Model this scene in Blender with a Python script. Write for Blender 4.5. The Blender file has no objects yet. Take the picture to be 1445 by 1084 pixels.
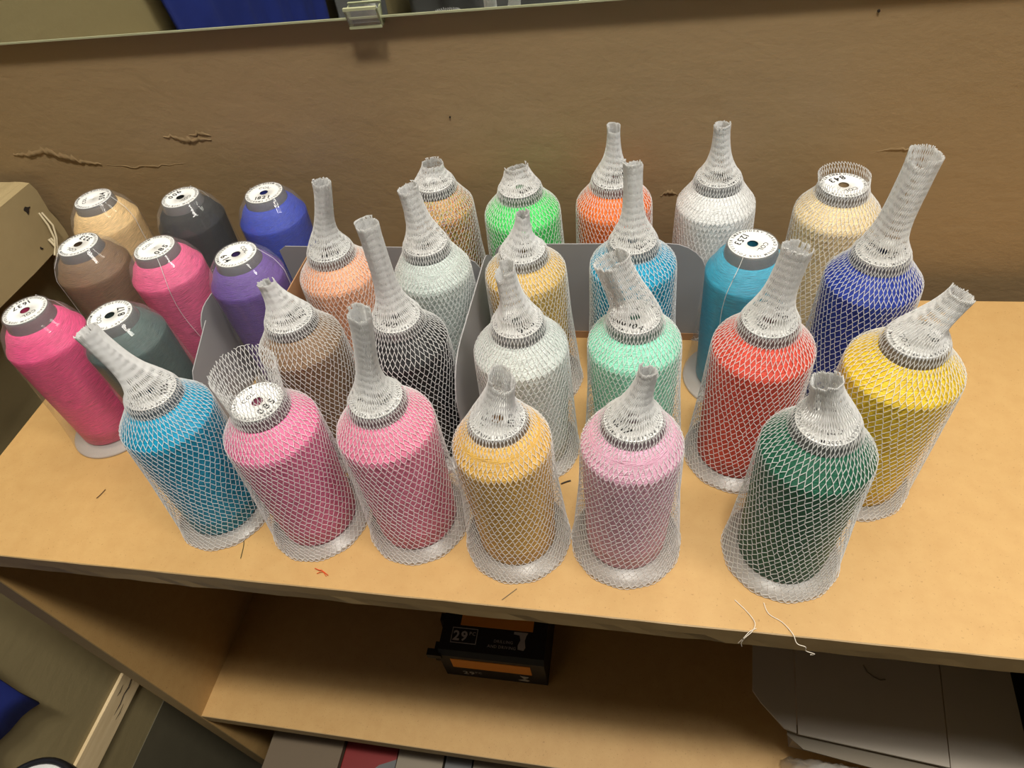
import bpy, bmesh, math, random
import numpy as np
from mathutils import Vector, Matrix
PI = math.pi
random.seed(7)
SC = bpy.context.scene
COL = SC.collection

# ---------------------------------------------------------------- camera, light, exposure
cam = bpy.data.cameras.new('camera'); cam_o = bpy.data.objects.new('camera', cam); COL.objects.link(cam_o)
R = Matrix(((0.9805904, -0.03598363, 0.19273725), (0.15527573, 0.74273753, -0.65132973), (-0.11971599, 0.66861509, 0.73390867)))
cam_o.matrix_world = Matrix.Translation((0, 0, 0.36481)) @ R.to_4x4()
cam.sensor_width = 36; cam.lens = 956.95 * 36 / 1445; cam.clip_start = .01; cam.clip_end = 30
SC.camera = cam_o
SC.view_settings.view_transform = 'Standard'; SC.view_settings.look = 'None'
SC.view_settings.gamma = 1; SC.view_settings.use_curve_mapping = False
SC.view_settings.exposure = 0.24

world = bpy.data.worlds.new('world'); SC.world = world; world.use_nodes = True
world.node_tree.nodes['Background'].inputs[0].default_value = (1.0, .9, .76, 1)
world.node_tree.nodes['Background'].inputs[1].default_value = 0.04

def lamp(name, kind, loc, energy, color, size=.1, size_y=None, rot=(0, 0, 0)):
    l = bpy.data.lights.new(name, kind); l.energy = energy; l.color = color
    if kind == 'AREA':
        l.size = size
        if size_y: l.shape = 'RECTANGLE'; l.size_y = size_y
    else: l.shadow_soft_size = size
    if kind == 'SPOT': l.spot_size = math.radians(150); l.spot_blend = .25
    o = bpy.data.objects.new(name, l); COL.objects.link(o); o.location = loc; o.rotation_euler = rot
    return o
lamp('ceiling_bulb', 'SPOT', (-.01, -.03, 1.72), 41, (1, .95, .85), .07)
lamp('ceiling_bulb', 'SPOT', (.15, -.05, 1.72), 41, (1, .95, .85), .07)
lamp('highlight_panel', 'AREA', (.72, -.06, 1.72), 5.5, (1, .96, .88), .26, .26)  # unseen panel pair, added to give the film wraps their highlights
lamp('highlight_panel', 'AREA', (1.14, -.08, 1.72), 5.5, (1, .96, .88), .26, .26)
lamp('fill_light', 'AREA', (0, -.02, 1.76), 11, (1, .96, .88), 2.4, .3)  # soft overhead fill, added to brighten cone sides and net necks

# ---------------------------------------------------------------- material helpers
def srgb(r, g, b):
    f = lambda c: (c / 255 / 12.92) if c <= 10 else ((c / 255 + .055) / 1.055) ** 2.4
    return (f(r), f(g), f(b), 1)

class N:
    def __init__(s, name):
        s.m = bpy.data.materials.new(name); s.m.use_nodes = True; s.t = s.m.node_tree
        s.b = s.t.nodes['Principled BSDF']; s.out = s.t.nodes['Material Output']
    def n(s, typ, **kw):
        x = s.t.nodes.new(typ)
        for k, v in kw.items():
            if k.startswith('i_'):
                x.inputs[k[2:].replace('_', ' ')].default_value = v
            else: setattr(x, k, v)
        return x
    def l(s, a, b): s.t.links.new(a, b)
    def P(s, **kw):
        for k, v in kw.items(): s.b.inputs[k.replace('_', ' ')].default_value = v
        return s
    def coords(s, scale=(1, 1, 1)):
        tc = s.n('ShaderNodeTexCoord'); mp = s.n('ShaderNodeMapping'); mp.inputs['Scale'].default_value = scale
        s.l(tc.outputs['Object'], mp.inputs['Vector']); return mp.outputs[0]
    def noise(s, vec, scale, detail=3, rough=.5):
        x = s.n('ShaderNodeTexNoise'); x.inputs['Scale'].default_value = scale; x.inputs['Detail'].default_value = detail
        x.inputs['Roughness'].default_value = rough; s.l(vec, x.inputs['Vector']); return x.outputs[0]
    def ramp(s, fac, stops):
        x = s.n('ShaderNodeValToRGB'); e = x.color_ramp.elements
        while len(e) < len(stops): e.new(.5)
        for q, (p, c) in zip(e, stops): q.position = p; q.color = c
        s.l(fac, x.inputs[0]); return x.outputs[0]
    def mix(s, fac, a, b):
        x = s.n('ShaderNodeMix', data_type='RGBA')
        for inp, v in ((x.inputs[0], fac), (x.inputs[6], a), (x.inputs[7], b)):
            if hasattr(v, 'is_output'): s.l(v, inp)
            else: inp.default_value = v
        return x.outputs[2]
    def bump(s, h, strength, dist=.001):
        x = s.n('ShaderNodeBump'); x.inputs['Strength'].default_value = strength; x.inputs['Distance'].default_value = dist
        s.l(h, x.inputs['Height']); s.l(x.outputs[0], s.b.inputs['Normal']); return x

def plain(name, c, rough=.6, var=.12, scale=60, bump=.2, **kw):
    k = N(name); v = k.coords(); f = k.noise(v, scale, 4)
    d = tuple(x * (1 - var) for x in c[:3]) + (1,); e = tuple(min(1, x * (1 + var)) for x in c[:3]) + (1,)
    k.l(k.mix(f, d, e), k.b.inputs['Base Color']); k.P(Roughness=rough)
    if bump: k.bump(k.noise(v, scale * 4, 3), bump, .0005)
    for a, b in kw.items(): k.b.inputs[a.replace('_', ' ')].default_value = b
    return k.m

def mdf(name, c, specks=True):
    k = N(name); v = k.coords()
    big = k.noise(v, 9, 3); mid = k.noise(v, 90, 4, .6); fine = k.noise(v, 620, 2, .7)
    a = k.mix(big, tuple(x * .92 for x in c[:3]) + (1,), tuple(min(1, x * 1.08) for x in c[:3]) + (1,))
    a = k.mix(k.ramp(mid, [(.35, (0, 0, 0, 1)), (.75, (.35, .35, .35, 1))]), a, tuple(x * q for x, q in zip(c[:3], (.78, .68, .55))) + (1,))
    if specks:
        s1 = k.ramp(fine, [(.64, (0, 0, 0, 1)), (.74, (.55, .55, .55, 1))])
        a = k.mix(s1, a, (c[0] * .35, c[1] * .27, c[2] * .2, 1))
        st = k.ramp(k.noise(k.coords((1, .6, 1)), 6.3, 2), [(.66, (0, 0, 0, 1)), (.76, (.28, .28, .28, 1))])
        a = k.mix(st, a, (c[0] * .7, c[1] * .5, c[2] * .35, 1))
    k.l(a, k.b.inputs['Base Color']); k.P(Roughness=.55)
    k.bump(fine, .12, .0004)
    return k.m

def paint_wall(name, c, rough=.42):
    k = N(name); v = k.coords(); vh = k.coords((1, 1, 1.6))
    a = k.noise(v, 3, 2)
    k.l(k.mix(a, tuple(x * .93 for x in c[:3]) + (1,), tuple(x * 1.07 for x in c[:3]) + (1,)), k.b.inputs['Base Color'])
    k.P(Roughness=rough)
    b1 = k.noise(vh, 40, 5, .6); b2 = k.noise(v, 420, 3, .6)
    m = k.n('ShaderNodeMath', operation='MULTIPLY_ADD'); m.inputs[1].default_value = .10; k.l(b2, m.inputs[0]); k.l(b1, m.inputs[2])
    k.bump(m.outputs[0], .28, .0022)
    return k.m

def thread_mat(name, c, rough=.42, spec=.5):
    """wound polyester thread: fine crossing windings given by two helical noises"""
    k = N(name); tc = k.n('ShaderNodeTexCoord'); sp = k.n('ShaderNodeSeparateXYZ'); k.l(tc.outputs['Object'], sp.inputs[0])
    at = k.n('ShaderNodeMath', operation='ARCTAN2'); k.l(sp.outputs[1], at.inputs[0]); k.l(sp.outputs[0], at.inputs[1])
    rr = k.n('ShaderNodeVectorMath', operation='LENGTH'); cb0 = k.n('ShaderNodeCombineXYZ')
    k.l(sp.outputs[0], cb0.inputs[0]); k.l(sp.outputs[1], cb0.inputs[1]); k.l(cb0.outputs[0], rr.inputs[0])
    zr = k.n('ShaderNodeMath', operation='SUBTRACT'); k.l(sp.outputs[2], zr.inputs[0]); k.l(rr.outputs['Value'], zr.inputs[1])
    hs = []
    for sl, sc in ((.0032, 2300), (-.0046, 1700)) if c is not None else ((.0032, 900), (-.0046, 750)):
        ma = k.n('ShaderNodeMath', operation='MULTIPLY_ADD'); ma.inputs[1].default_value = sl
        k.l(at.outputs[0], ma.inputs[0]); k.l(zr.outputs[0], ma.inputs[2])
        mm = k.n('ShaderNodeMath', operation='MULTIPLY'); mm.inputs[1].default_value = sc; k.l(ma.outputs[0], mm.inputs[0])
        ax = k.n('ShaderNodeMath', operation='MULTIPLY'); ax.inputs[1].default_value = 2.2; k.l(at.outputs[0], ax.inputs[0])
        cb = k.n('ShaderNodeCombineXYZ'); k.l(mm.outputs[0], cb.inputs[0]); k.l(ax.outputs[0], cb.inputs[1])
        hs.append(k.noise(cb.outputs[0], 1.0, 2, .6))
    mx = k.n('ShaderNodeMath', operation='MAXIMUM'); k.l(hs[0], mx.inputs[0]); k.l(hs[1], mx.inputs[1])
    if c is not None:
        dk = tuple(x * .55 for x in c[:3]) + (1,); lt = tuple(min(1, x * 1.3 + .003) for x in c[:3]) + (1,)
        k.l(k.mix(k.ramp(mx.outputs[0], [(.36, (0, 0, 0, 1)), (.68, (1, 1, 1, 1))]), dk, lt), k.b.inputs['Base Color'])
    else:
        cols = [(120, 70, 40), (205, 190, 110), (150, 40, 60), (120, 150, 60), (225, 150, 90), (60, 60, 110), (190, 175, 90), (200, 90, 60), (110, 130, 70)]
        st = [(.30 + i * .05, srgb(*q)) for i, q in enumerate(cols)]
        r = k.ramp(hs[0], st); r.node.color_ramp.interpolation = 'CONSTANT'
        r2 = k.ramp(hs[1], [(a, b) for a, b in zip([s[0] for s in st], [s[1] for s in st[::-1]])]); r2.node.color_ramp.interpolation = 'CONSTANT'
        g = k.ramp(hs[1], [(.48, (0, 0, 0, 1)), (.52, (1, 1, 1, 1))])
        k.l(k.mix(g, r, r2), k.b.inputs['Base Color'])
    k.P(Roughness=rough); k.b.inputs['Specular IOR Level'].default_value = spec
    k.bump(mx.outputs[0], .85, .0007)
    return k.m

def see_through(name, c, opacity, rough=.3, fres=1.45, gloss=1.0, bumps=0):
    """thin clear or frosted plastic: a share passes straight through, the rest scatters, plus a glossy coat"""
    k = N(name); nt = k.t
    tr = k.n('ShaderNodeBsdfTransparent'); df = k.n('ShaderNodeBsdfDiffuse'); df.inputs[0].default_value = c
    m1 = k.n('ShaderNodeMixShader'); m1.inputs[0].default_value = opacity; k.l(tr.outputs[0], m1.inputs[1]); k.l(df.outputs[0], m1.inputs[2])
    gl = k.n('ShaderNodeBsdfGlossy'); gl.inputs['Roughness'].default_value = rough
    fr = k.n('ShaderNodeLayerWeight'); fr.inputs[0].default_value = .5
    pw = k.n('ShaderNodeMath', operation='POWER'); pw.inputs[1].default_value = 4.5; k.l(fr.outputs['Facing'], pw.inputs[0])
    mu = k.n('ShaderNodeMath', operation='MULTIPLY_ADD'); mu.inputs[1].default_value = .55 * gloss; mu.inputs[2].default_value = (fres - 1) ** 2 / (fres + 1) ** 2 * gloss; k.l(pw.outputs[0], mu.inputs[0])
    m2 = k.n('ShaderNodeMixShader'); k.l(mu.outputs[0], m2.inputs[0]); k.l(m1.outputs[0], m2.inputs[1]); k.l(gl.outputs[0], m2.inputs[2])
    if bumps:
        v = k.coords(); h = k.noise(v, bumps, 3, .6); b = k.n('ShaderNodeBump'); b.inputs['Strength'].default_value = .35; b.inputs['Distance'].default_value = .0008
        k.l(h, b.inputs['Height']); k.l(b.outputs[0], gl.inputs['Normal'])
    k.l(m2.outputs[0], k.out.inputs[0]); nt.nodes.remove(k.b)
    return k.m

MDF = mdf('raw_board', srgb(186, 149, 94))
MDF_EDGE = mdf('raw_board_edge', srgb(150, 126, 86), False)
WALL = paint_wall('tan_wall_paint', srgb(150, 127, 94))
WALL_L = paint_wall('olive_wall_paint', srgb(140, 126, 90), .6)
WALL_FAR = paint_wall('pale_green_paint', srgb(150, 145, 105), .7)
CEIL = plain('ceiling_paint', srgb(150, 145, 130), .8)
FLOOR = plain('dark_floor', srgb(44, 38, 30), .7)
DARK_TRIM = plain('dark_olive_paint', srgb(92, 86, 68), .6)
BEAM = plain('cream_painted_wood', srgb(160, 142, 104), .6, .15, 25, .6)
RAW_WOOD = None
def _raw():
    k = N('bare_pine'); v = k.coords((14, 1.2, 14)); f = k.noise(v, 14, 4, .6)
    k.l(k.mix(f, srgb(196, 168, 122), srgb(236, 214, 172)), k.b.inputs['Base Color']); k.P(Roughness=.7); k.bump(f, .3, .0006); return k.m
RAW_WOOD = _raw()
CRACK = plain('dark_crack', srgb(38, 28, 18), .9, bump=0)
NET = N('white_plastic_net')
NET.P(Roughness=.5, Sheen_Weight=.8, Sheen_Roughness=.5); NET.b.inputs['Base Color'].default_value = (.98, .98, .98, 1)
_tl = NET.n('ShaderNodeBsdfTranslucent'); _tl.inputs[0].default_value = (.97, .97, .97, 1)
_mx = NET.n('ShaderNodeMixShader'); _mx.inputs[0].default_value = .4
NET.l(NET.b.outputs[0], _mx.inputs[1]); NET.l(_tl.outputs[0], _mx.inputs[2]); _tp = NET.n('ShaderNodeBsdfTransparent'); _m2 = NET.n('ShaderNodeMixShader'); _m2.inputs[0].default_value = .2
NET.l(_mx.outputs[0], _m2.inputs[1]); NET.l(_tp.outputs[0], _m2.inputs[2]); NET.l(_m2.outputs[0], NET.out.inputs[0])
NET = NET.m
LABEL = plain('white_label_paper', (.76, .76, .75, 1), .5, .02, 300, 0)
INK = plain('black_ink', (.012, .012, .014, 1), .6, .05, 300, 0)
CORE = see_through('frosted_spool_plastic', (.20, .20, .205, 1), .5, .25, 1.45)
FLANGE = see_through('frosted_base_plastic', (.62, .60, .58, 1), .42, .3, 1.45)
FILM = see_through('clear_shrink_film', (.75, .75, .76, 1), .075, .004, 1.5, .62, 60)
SEAM = see_through('film_seam', (.9, .9, .9, 1), .55, .2, 1.5)
GREYBOARD = plain('grey_chipboard', srgb(150, 148, 150), .6, .05, 30, .1)
KRAFT = plain('kraft_card', srgb(168, 128, 92), .75, .08, 30, .1)
GREYCARD = plain('grey_carton', srgb(188, 178, 165), .7, .06, 12, .15)
BLACKCARD = plain('black_carton', srgb(26, 26, 30), .5, .1, 60, 0)
ORANGE_INK = plain('orange_ink', srgb(222, 140, 50), .6, .05, 60, 0)
GREY_INK = plain('pale_grey_ink', srgb(176, 170, 166), .6, .05, 60, 0)
CLEAR_PLASTIC = see_through('clear_plastic', (.6, .6, .6, 1), .28, .12, 1.5, 1.2)
BAG = see_through('clear_bag', (.6, .62, .6, 1), .35, .1, 1.5, 1.3, 60)
BLUE_CLOTH = plain('royal_blue_fabric', srgb(20, 38, 118), .8, .35, 18, .4)
GREY_CLOTH = plain('charcoal_fabric', srgb(96, 96, 96), .85, .3, 14, .4)
WHITE_P = plain('white_paper', srgb(225, 225, 222), .6, .04, 40, 0)
SHADED_CARD = plain('shaded_brown_card', srgb(98, 84, 66), .7, .06, 20, .1)  # brown card with the dimness below the shelf put into its colour
SHADED_PAPER = plain('shaded_white_paper', srgb(124, 114, 98), .6, .05, 30, 0)  # white paper, toned down to grey for the shade it lies in
SHADED_RED = plain('shaded_red_card', srgb(112, 16, 14), .5, .1, 20, 0)  # red card, darkened in the colour for the shade under the shelf
BLACK_PL = plain('black_plastic', srgb(24, 24, 26), .4, .1, 40, 0)
MIRROR = N('silvered_glass'); MIRROR.P(Metallic=1, Roughness=.015); MIRROR.b.inputs['Base Color'].default_value = (.80, .83, .80, 1)
MIRROR = MIRROR.m
MEDGE = plain('mirror_edge_glass', srgb(170, 172, 140), .3, .15, 60, 0)

# ---------------------------------------------------------------- object helpers
def link(name, me, mat=None, parent=None, smooth=False):
    o = bpy.data.objects.new(name, me); COL.objects.link(o)
    if mat is not None and not me.materials:
        for m in (mat if isinstance(mat, (list, tuple)) else [mat]): me.materials.append(m)
    if parent is not None: o.parent = parent
    if smooth:
        me.polygons.foreach_set('use_smooth', [True] * len(me.polygons))
    return o
def thing(name, label, cat, loc=(0, 0, 0), group=None, rz=0):
    o = bpy.data.objects.new(name, None); COL.objects.link(o); o.location = loc; o.rotation_euler = (0, 0, rz)
    o.empty_display_size = .01
    tag(o, label, cat, group); return o
def tag(o, label, cat, group=None):
    o['label'] = label; o['category'] = cat
    if group: o['group'] = group
    return o
def box_bm(bm, x0, x1, y0, y1, z0, z1, bevel=0):
    r = bmesh.ops.create_cube(bm, size=1)
    vs = r['verts']
    for v in vs: v.co = Vector(((x0 + x1) / 2 + v.co.x * (x1 - x0), (y0 + y1) / 2 + v.co.y * (y1 - y0), (z0 + z1) / 2 + v.co.z * (z1 - z0)))
    if bevel:
        es = list({e for v in vs for e in v.link_edges})
        bmesh.ops.bevel(bm, geom=es, offset=bevel, segments=2, affect='EDGES', profile=.5)
def box(name, dims, mat, parent=None, bevel=0.0):
    bm = bmesh.new(); box_bm(bm, *dims, bevel)
    me = bpy.data.meshes.new(name); bm.to_mesh(me); bm.free()
    return link(name, me, mat, parent)
def struct(name, dims, mat, bevel=0):
    o = box(name, dims, mat, None, bevel); o['kind'] = 'structure'; return o
def mesh_np(name, V, F):
    """V (n,3), F (m,k) equal-sided faces"""
    V = np.asarray(V, np.float32); F = np.asarray(F, np.int32); k = F.shape[1]
    me = bpy.data.meshes.new(name); me.vertices.add(len(V)); me.vertices.foreach_set('co', V.ravel())
    me.loops.add(F.size); me.loops.foreach_set('vertex_index', F.ravel())
    me.polygons.add(len(F)); me.polygons.foreach_set('loop_start', np.arange(0, F.size, k, dtype=np.int32))
    me.update(calc_edges=True); return me
def prism(name, poly, axis, a, b, mat, parent=None, bevel=0):
    """polygon extruded along an axis (0 x, 1 y, 2 z) from a to b"""
    bm = bmesh.new()
    def mk(p, t):
        c = list(p); c.insert(axis, t); return c
    va = [bm.verts.new(mk(p, a)) for p in poly]; vb = [bm.verts.new(mk(p, b)) for p in poly]
    bm.faces.new(va); bm.faces.new(vb[::-1])
    for i in range(len(poly)):
        j = (i + 1) % len(poly); bm.faces.new((va[j], va[i], vb[i], vb[j]))
    bmesh.ops.recalc_face_normals(bm, faces=bm.faces)
    if bevel: bmesh.ops.bevel(bm, geom=list(bm.edges), offset=bevel, segments=1, affect='EDGES')
    me = bpy.data.meshes.new(name); bm.to_mesh(me); bm.free()
    return link(name, me, mat, parent)
def tube(name, pts, rad, mat, parent=None, sides=6):
    P = np.array(pts, float); n = len(P); V = []
    for i in range(n):
        d = P[min(i + 1, n - 1)] - P[max(i - 1, 0)]; d /= np.linalg.norm(d)
        u = np.cross(d, (0, 0, 1) if abs(d[2]) < .9 else (1, 0, 0)); u /= np.linalg.norm(u); w = np.cross(d, u)
        r = rad[i] if hasattr(rad, '__len__') else rad
        for k in range(sides):
            a = 2 * PI * k / sides; V.append(P[i] + r * (math.cos(a) * u + math.sin(a) * w))
    F = [(i * sides + k, i * sides + (k + 1) % sides, (i + 1) * sides + (k + 1) % sides, (i + 1) * sides + k) for i in range(n - 1) for k in range(sides)]
    return link(name, mesh_np(name, V, F), mat, parent, True)

def lathe(name, prof, mat, parent, shear=(0, 0), seg=72, wob=0, seed=0, closed=False):
    prof = np.array(prof, float); th = np.linspace(0, 2 * PI, seg, endpoint=False); rng = np.random.RandomState(seed)
    ph = rng.rand(6) * 6.28
    V = []
    for r, z in prof:
        rr = r + wob * (np.sin(3 * th + ph[0] + z * 90) + .7 * np.sin(7 * th + ph[1] - z * 160) + .5 * np.sin(13 * th + ph[2] + z * 220)) * (r > .004)
        V.append(np.stack([rr * np.cos(th) + shear[0] * z, rr * np.sin(th) + shear[1] * z, np.full(seg, z)], 1))
    V = np.concatenate(V); n = len(prof); F = []
    for i in range(n if closed else n - 1):
        a = i * seg; b = ((i + 1) % n) * seg
        k = np.arange(seg); k2 = (k + 1) % seg
        F.append(np.stack([a + k, a + k2, b + k2, b + k], 1))
    return link(name, mesh_np(name, V, np.concatenate(F)), mat, parent, True)

# ---------------------------------------------------------------- lettering
_gl = {}
def glyph(ch, bold=.0):
    key = (ch, bold)
    if key not in _gl:
        def mk(s):
            cu = bpy.data.curves.new('g', 'FONT'); cu.body = s; cu.size = 1; cu.resolution_u = 2; cu.offset = bold
            o = bpy.data.objects.new('g', cu); COL.objects.link(o); bpy.context.view_layer.update()
            me = bpy.data.meshes.new_from_object(o.evaluated_get(bpy.context.evaluated_depsgraph_get()))
            V = np.array([v.co[:] for v in me.vertices]).reshape(-1, 3); me.calc_loop_triangles()
            T = np.array([t.vertices[:] for t in me.loop_triangles], int).reshape(-1, 3)
            bpy.data.objects.remove(o); bpy.data.meshes.remove(me); bpy.data.curves.remove(cu)
            return V, T
        if ch == ' ': _gl[key] = (np.zeros((0, 3)), np.zeros((0, 3), int), .30)
        else:
            V, T = mk(ch); w = V[:, 0].max() + .09 if len(V) else .3; _gl[key] = (V, T, w)
    return _gl[key]
def line_text(s, size, bold=0.0, track=0):
    Vs, Ts, x, n = [], [], 0, 0
    for ch in s:
        V, T, w = glyph(ch, bold)
        if len(V): q = V.copy(); q[:, 0] += x; Vs.append(q); Ts.append(T + n); n += len(V)
        x += w + track
    V = np.concatenate(Vs); T = np.concatenate(Ts); V[:, 0] -= x / 2; V[:, 1] -= .35; return V * size, T
def ring_text(s, size, rad, bold=0.0):
    ws = [glyph(c, bold)[2] for c in s]; tot = sum(ws) * size; gap = (2 * PI * rad - tot) / len(s)
    a = PI / 2 + .25; Vs, Ts, n = [], [], 0
    for ch, w in zip(s, ws):
        V, T, _ = glyph(ch, bold); half = (w * size + gap) / 2 / rad; a -= half
        if len(V):
            q = V.copy() * size; q[:, 0] -= w * size / 2; q[:, 1] += rad
            c, d = math.cos(a - PI / 2), math.sin(a - PI / 2)
            Vs.append(np.stack([q[:, 0] * c - q[:, 1] * d, q[:, 0] * d + q[:, 1] * c, q[:, 2]], 1)); Ts.append(T + n); n += len(V)
        a -= half
    return np.concatenate(Vs), np.concatenate(Ts)
def flat_text(name, VT, mat, parent, M=None):
    V, T = VT
    if M is not None:
        V = (np.array(M.to_3x3()) @ V.T).T + np.array(M.translation)
    return link(name, mesh_np(name, V, T), mat, parent)

# ---------------------------------------------------------------- setting
XL = -.56; YB = .445; ZF = -.75; ZC = 1.78
struct('wall_back', (XL, 1.6, YB, YB + .1, ZF, ZC), WALL)
struct('wall_left', (XL - .1, XL, -2.6, YB + .1, ZF, ZC), WALL_L)
struct('wall_front', (XL - .1 - 1.6, 1.6, -2.7, -2.6, ZF, ZC), WALL_FAR)
struct('floor', (XL - .1, 1.6, -2.6, YB, ZF - .05, ZF), FLOOR)
struct('ceiling', (XL - .1, 1.6, -2.6, YB, ZC, ZC + .05), CEIL)
struct('trim_1', (XL, XL + .001, -.6, YB, ZF, -.446), DARK_TRIM)

# small holes and peeling paint on the back wall
for i, (x, z, r) in enumerate([(-.1419, .1449, .0007), (.1236, .1974, .0009)]):
    bm = bmesh.new(); bmesh.ops.create_cone(bm, cap_ends=True, segments=12, radius1=r, radius2=r * .8, depth=.0012)
    me = bpy.data.meshes.new('nail_hole'); bm.to_mesh(me); bm.free()
    o = link('nail_hole', me, CRACK, bpy.data.objects['wall_back']); o.location = (x, YB - .0002, z); o.rotation_euler = (PI / 2, 0, 0)
def peel(pts, h, seed):
    """a raised lip of loose paint along pts (x, z)"""
    rng = np.random.RandomState(seed); V = []; n = 0
    P = []
    for (a, b) in zip(pts[:-1], pts[1:]):
        for t in np.linspace(0, 1, 6, endpoint=False): P.append((a[0] + (b[0] - a[0]) * t, a[1] + (b[1] - a[1]) * t))
    P.append(pts[-1]); m = len(P)
    for i, (x, z) in enumerate(P):
        e = math.sin(PI * i / (m - 1)); hh = .32 * h * (.5 + .5 * e) * (1 + .3 * rng.randn()); w = 2.1 * h * (.3 + e) * (1 + .25 * rng.randn())
        zz = z + .0006 * rng.randn()
        V += [(x, YB + .0005, zz + w), (x, YB - hh * .5, zz + w * .45), (x, YB - hh, zz), (x, YB + .0005, zz - .0006)]
    F = [(i * 4 + k, i * 4 + k + 1, (i + 1) * 4 + k + 1, (i + 1) * 4 + k) for i in range(m - 1) for k in range(3)]
    link('peeling_paint', mesh_np('peeling_paint', V, F), WALL, bpy.data.objects['wall_back'], True)
peel([(-.522, .1285), (-.508, .1255), (-.492, .128), (-.478, .122), (-.462, .1175), (-.445, .1165)], .0028, 1)
peel([(-.375, .1395), (-.362, .1345), (-.352, .1325), (-.335, .1345)], .0022, 2)
peel([(-.352, .1375), (-.343, .139), (-.334, .1375)], .0016, 5)
peel([(-.44, .116), (-.415, .113), (-.39, .114), (-.37, .1145)], .0009, 3)
peel([(.006, .0785), (.012, .080), (.018, .0785)], .0016, 4)
peel([(.145, .1085), (.160, .1095), (.172, .1075)], .0010, 6)

# mirror
mir = thing('wall_mirror', 'large frameless wall mirror above the shelf reflecting the room behind', 'mirror', (0, YB, .2146))
box('mirror_glass', (-.555, .75, -.0050, 0, .0012, .9), MIRROR, mir)
box('mirror_edge', (-.555, .75, -.0054, 0, 0, .0012), MEDGE, mir)
clip = thing('mirror_clip', 'clear plastic clip holding the bottom edge of the mirror', 'clip', (-.183, YB, .2146))
prism('clip_body', [(-.0001, -.0045), (-.0068, -.0045), (-.0105, .0075), (-.0090, .0080), (-.0058, -.0022), (-.0001, -.0022)], 0, -.0115, .0105, CLEAR_PLASTIC, clip)
prism('clip_lip', [(-.0102, .0068), (-.0110, .0068), (-.0110, .0084), (-.0088, .0084)], 0, -.0115, .0105, MEDGE, clip)
prism('clip_front_rib', [(-.0068, -.0050), (-.0078, -.0050), (-.0078, -.0036), (-.0064, -.0036)], 0, -.0115, .0105, MEDGE, clip)
for x in (-.0115, .0097):
    prism('clip_side', [(-.0001, -.0045), (-.0068, -.0045), (-.0105, .0075), (-.0062, .0062)], 0, x, x + .0008, MEDGE, clip)

# beam and cleat on the left wall
beam = thing('wall_beam', 'cream painted timber beam with a hole and loose strings on the left wall', 'beam', (0, 0, 0))
bm = bmesh.new(); box_bm(bm, XL, -.515, .15, .436, .052, .108); bmesh.ops.subdivide_edges(bm, edges=bm.edges[:], cuts=5, use_grid_fill=True)
for v in bm.verts:
    if v.co.y > .43 or v.co.z > .1 or v.co.z < .056: v.co += Vector((0, random.uniform(-.0016, .0010), random.uniform(-.0010, .0008)))
me = bpy.data.meshes.new('beam_timber'); bm.to_mesh(me); bm.free(); link('beam_timber', me, BEAM, beam)
def disc_x(name, y, z, r, seed):
    rng = np.random.RandomState(seed); n = 9
    poly = [(y + r * (1 + .3 * rng.randn()) * math.cos(2 * PI * k / n), z + r * (1 + .3 * rng.randn()) * math.sin(2 * PI * k / n)) for k in range(n)]
    return prism(name, poly, 0, -.5155, -.5146, CRACK, beam)
disc_x('screw_hole', .4165, .0935, .0030, 3)
disc_x('dent', .405, .062, .0012, 8)
SPLIT = plain('string_fibre', srgb(196, 182, 150), .8, bump=0)
tube('string', [(-.5145, .4245, .0850), (-.5105, .421, .075), (-.509, .417, .064), (-.5095, .413, .058), (-.509, .4065, .0535)][::1], .0009, SPLIT, beam)
tube('string', [(-.5140, .4265, .084), (-.509, .4235, .073), (-.5085, .419, .063), (-.5095, .4135, .0565), (-.5085, .407, .0515)], .0009, SPLIT, beam)
tube('string', [(-.514, .4155, .064), (-.5105, .414, .058), (-.508, .411, .050), (-.504, .4055, .041), (-.5, .4, .035)], .0012, SPLIT, beam)
tube('string', [(-.514, .418, .0635), (-.5105, .4165, .057), (-.507, .4135, .048), (-.502, .409, .038)], .0011, SPLIT, beam)
cl = thing('wall_cleat', 'bare pine cleat with split end fixed low on the left wall', 'cleat', (0, 0, 0))
box('cleat_timber', (XL, XL + .004, -.35, .185, -.385, -.3505), RAW_WOOD, cl, .0006)
tube('split', [(-.5559, .1845, -.3668), (-.5559, .176, -.3690), (-.5559, .168, -.3675), (-.5559, .158, -.3692), (-.5559, .146, -.3686)], [.0006, .0007, .0005, .0006, .0001], CRACK, cl)
tube('split', [(-.5559, .175, -.3585), (-.5559, .168, -.3595), (-.5559, .163, -.3585)], [.0001, .0004, .0001], CRACK, cl)
tube('split', [(-.5559, .160, -.3745), (-.5559, .150, -.3755), (-.5559, .143, -.3745)], [.0001, .0004, .0001], CRACK, cl)

# bookcase
XS0, XS1, YF, YK = -.4745, .62, .155, .4215
bc = thing('bookcase', 'wide raw fibreboard bookcase whose yellow top holds the thread cones', 'bookcase')
T = .0175
box('top_board', (XS0, XS1, YF + .0008, YK, -T, 0), MDF, bc)
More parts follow.
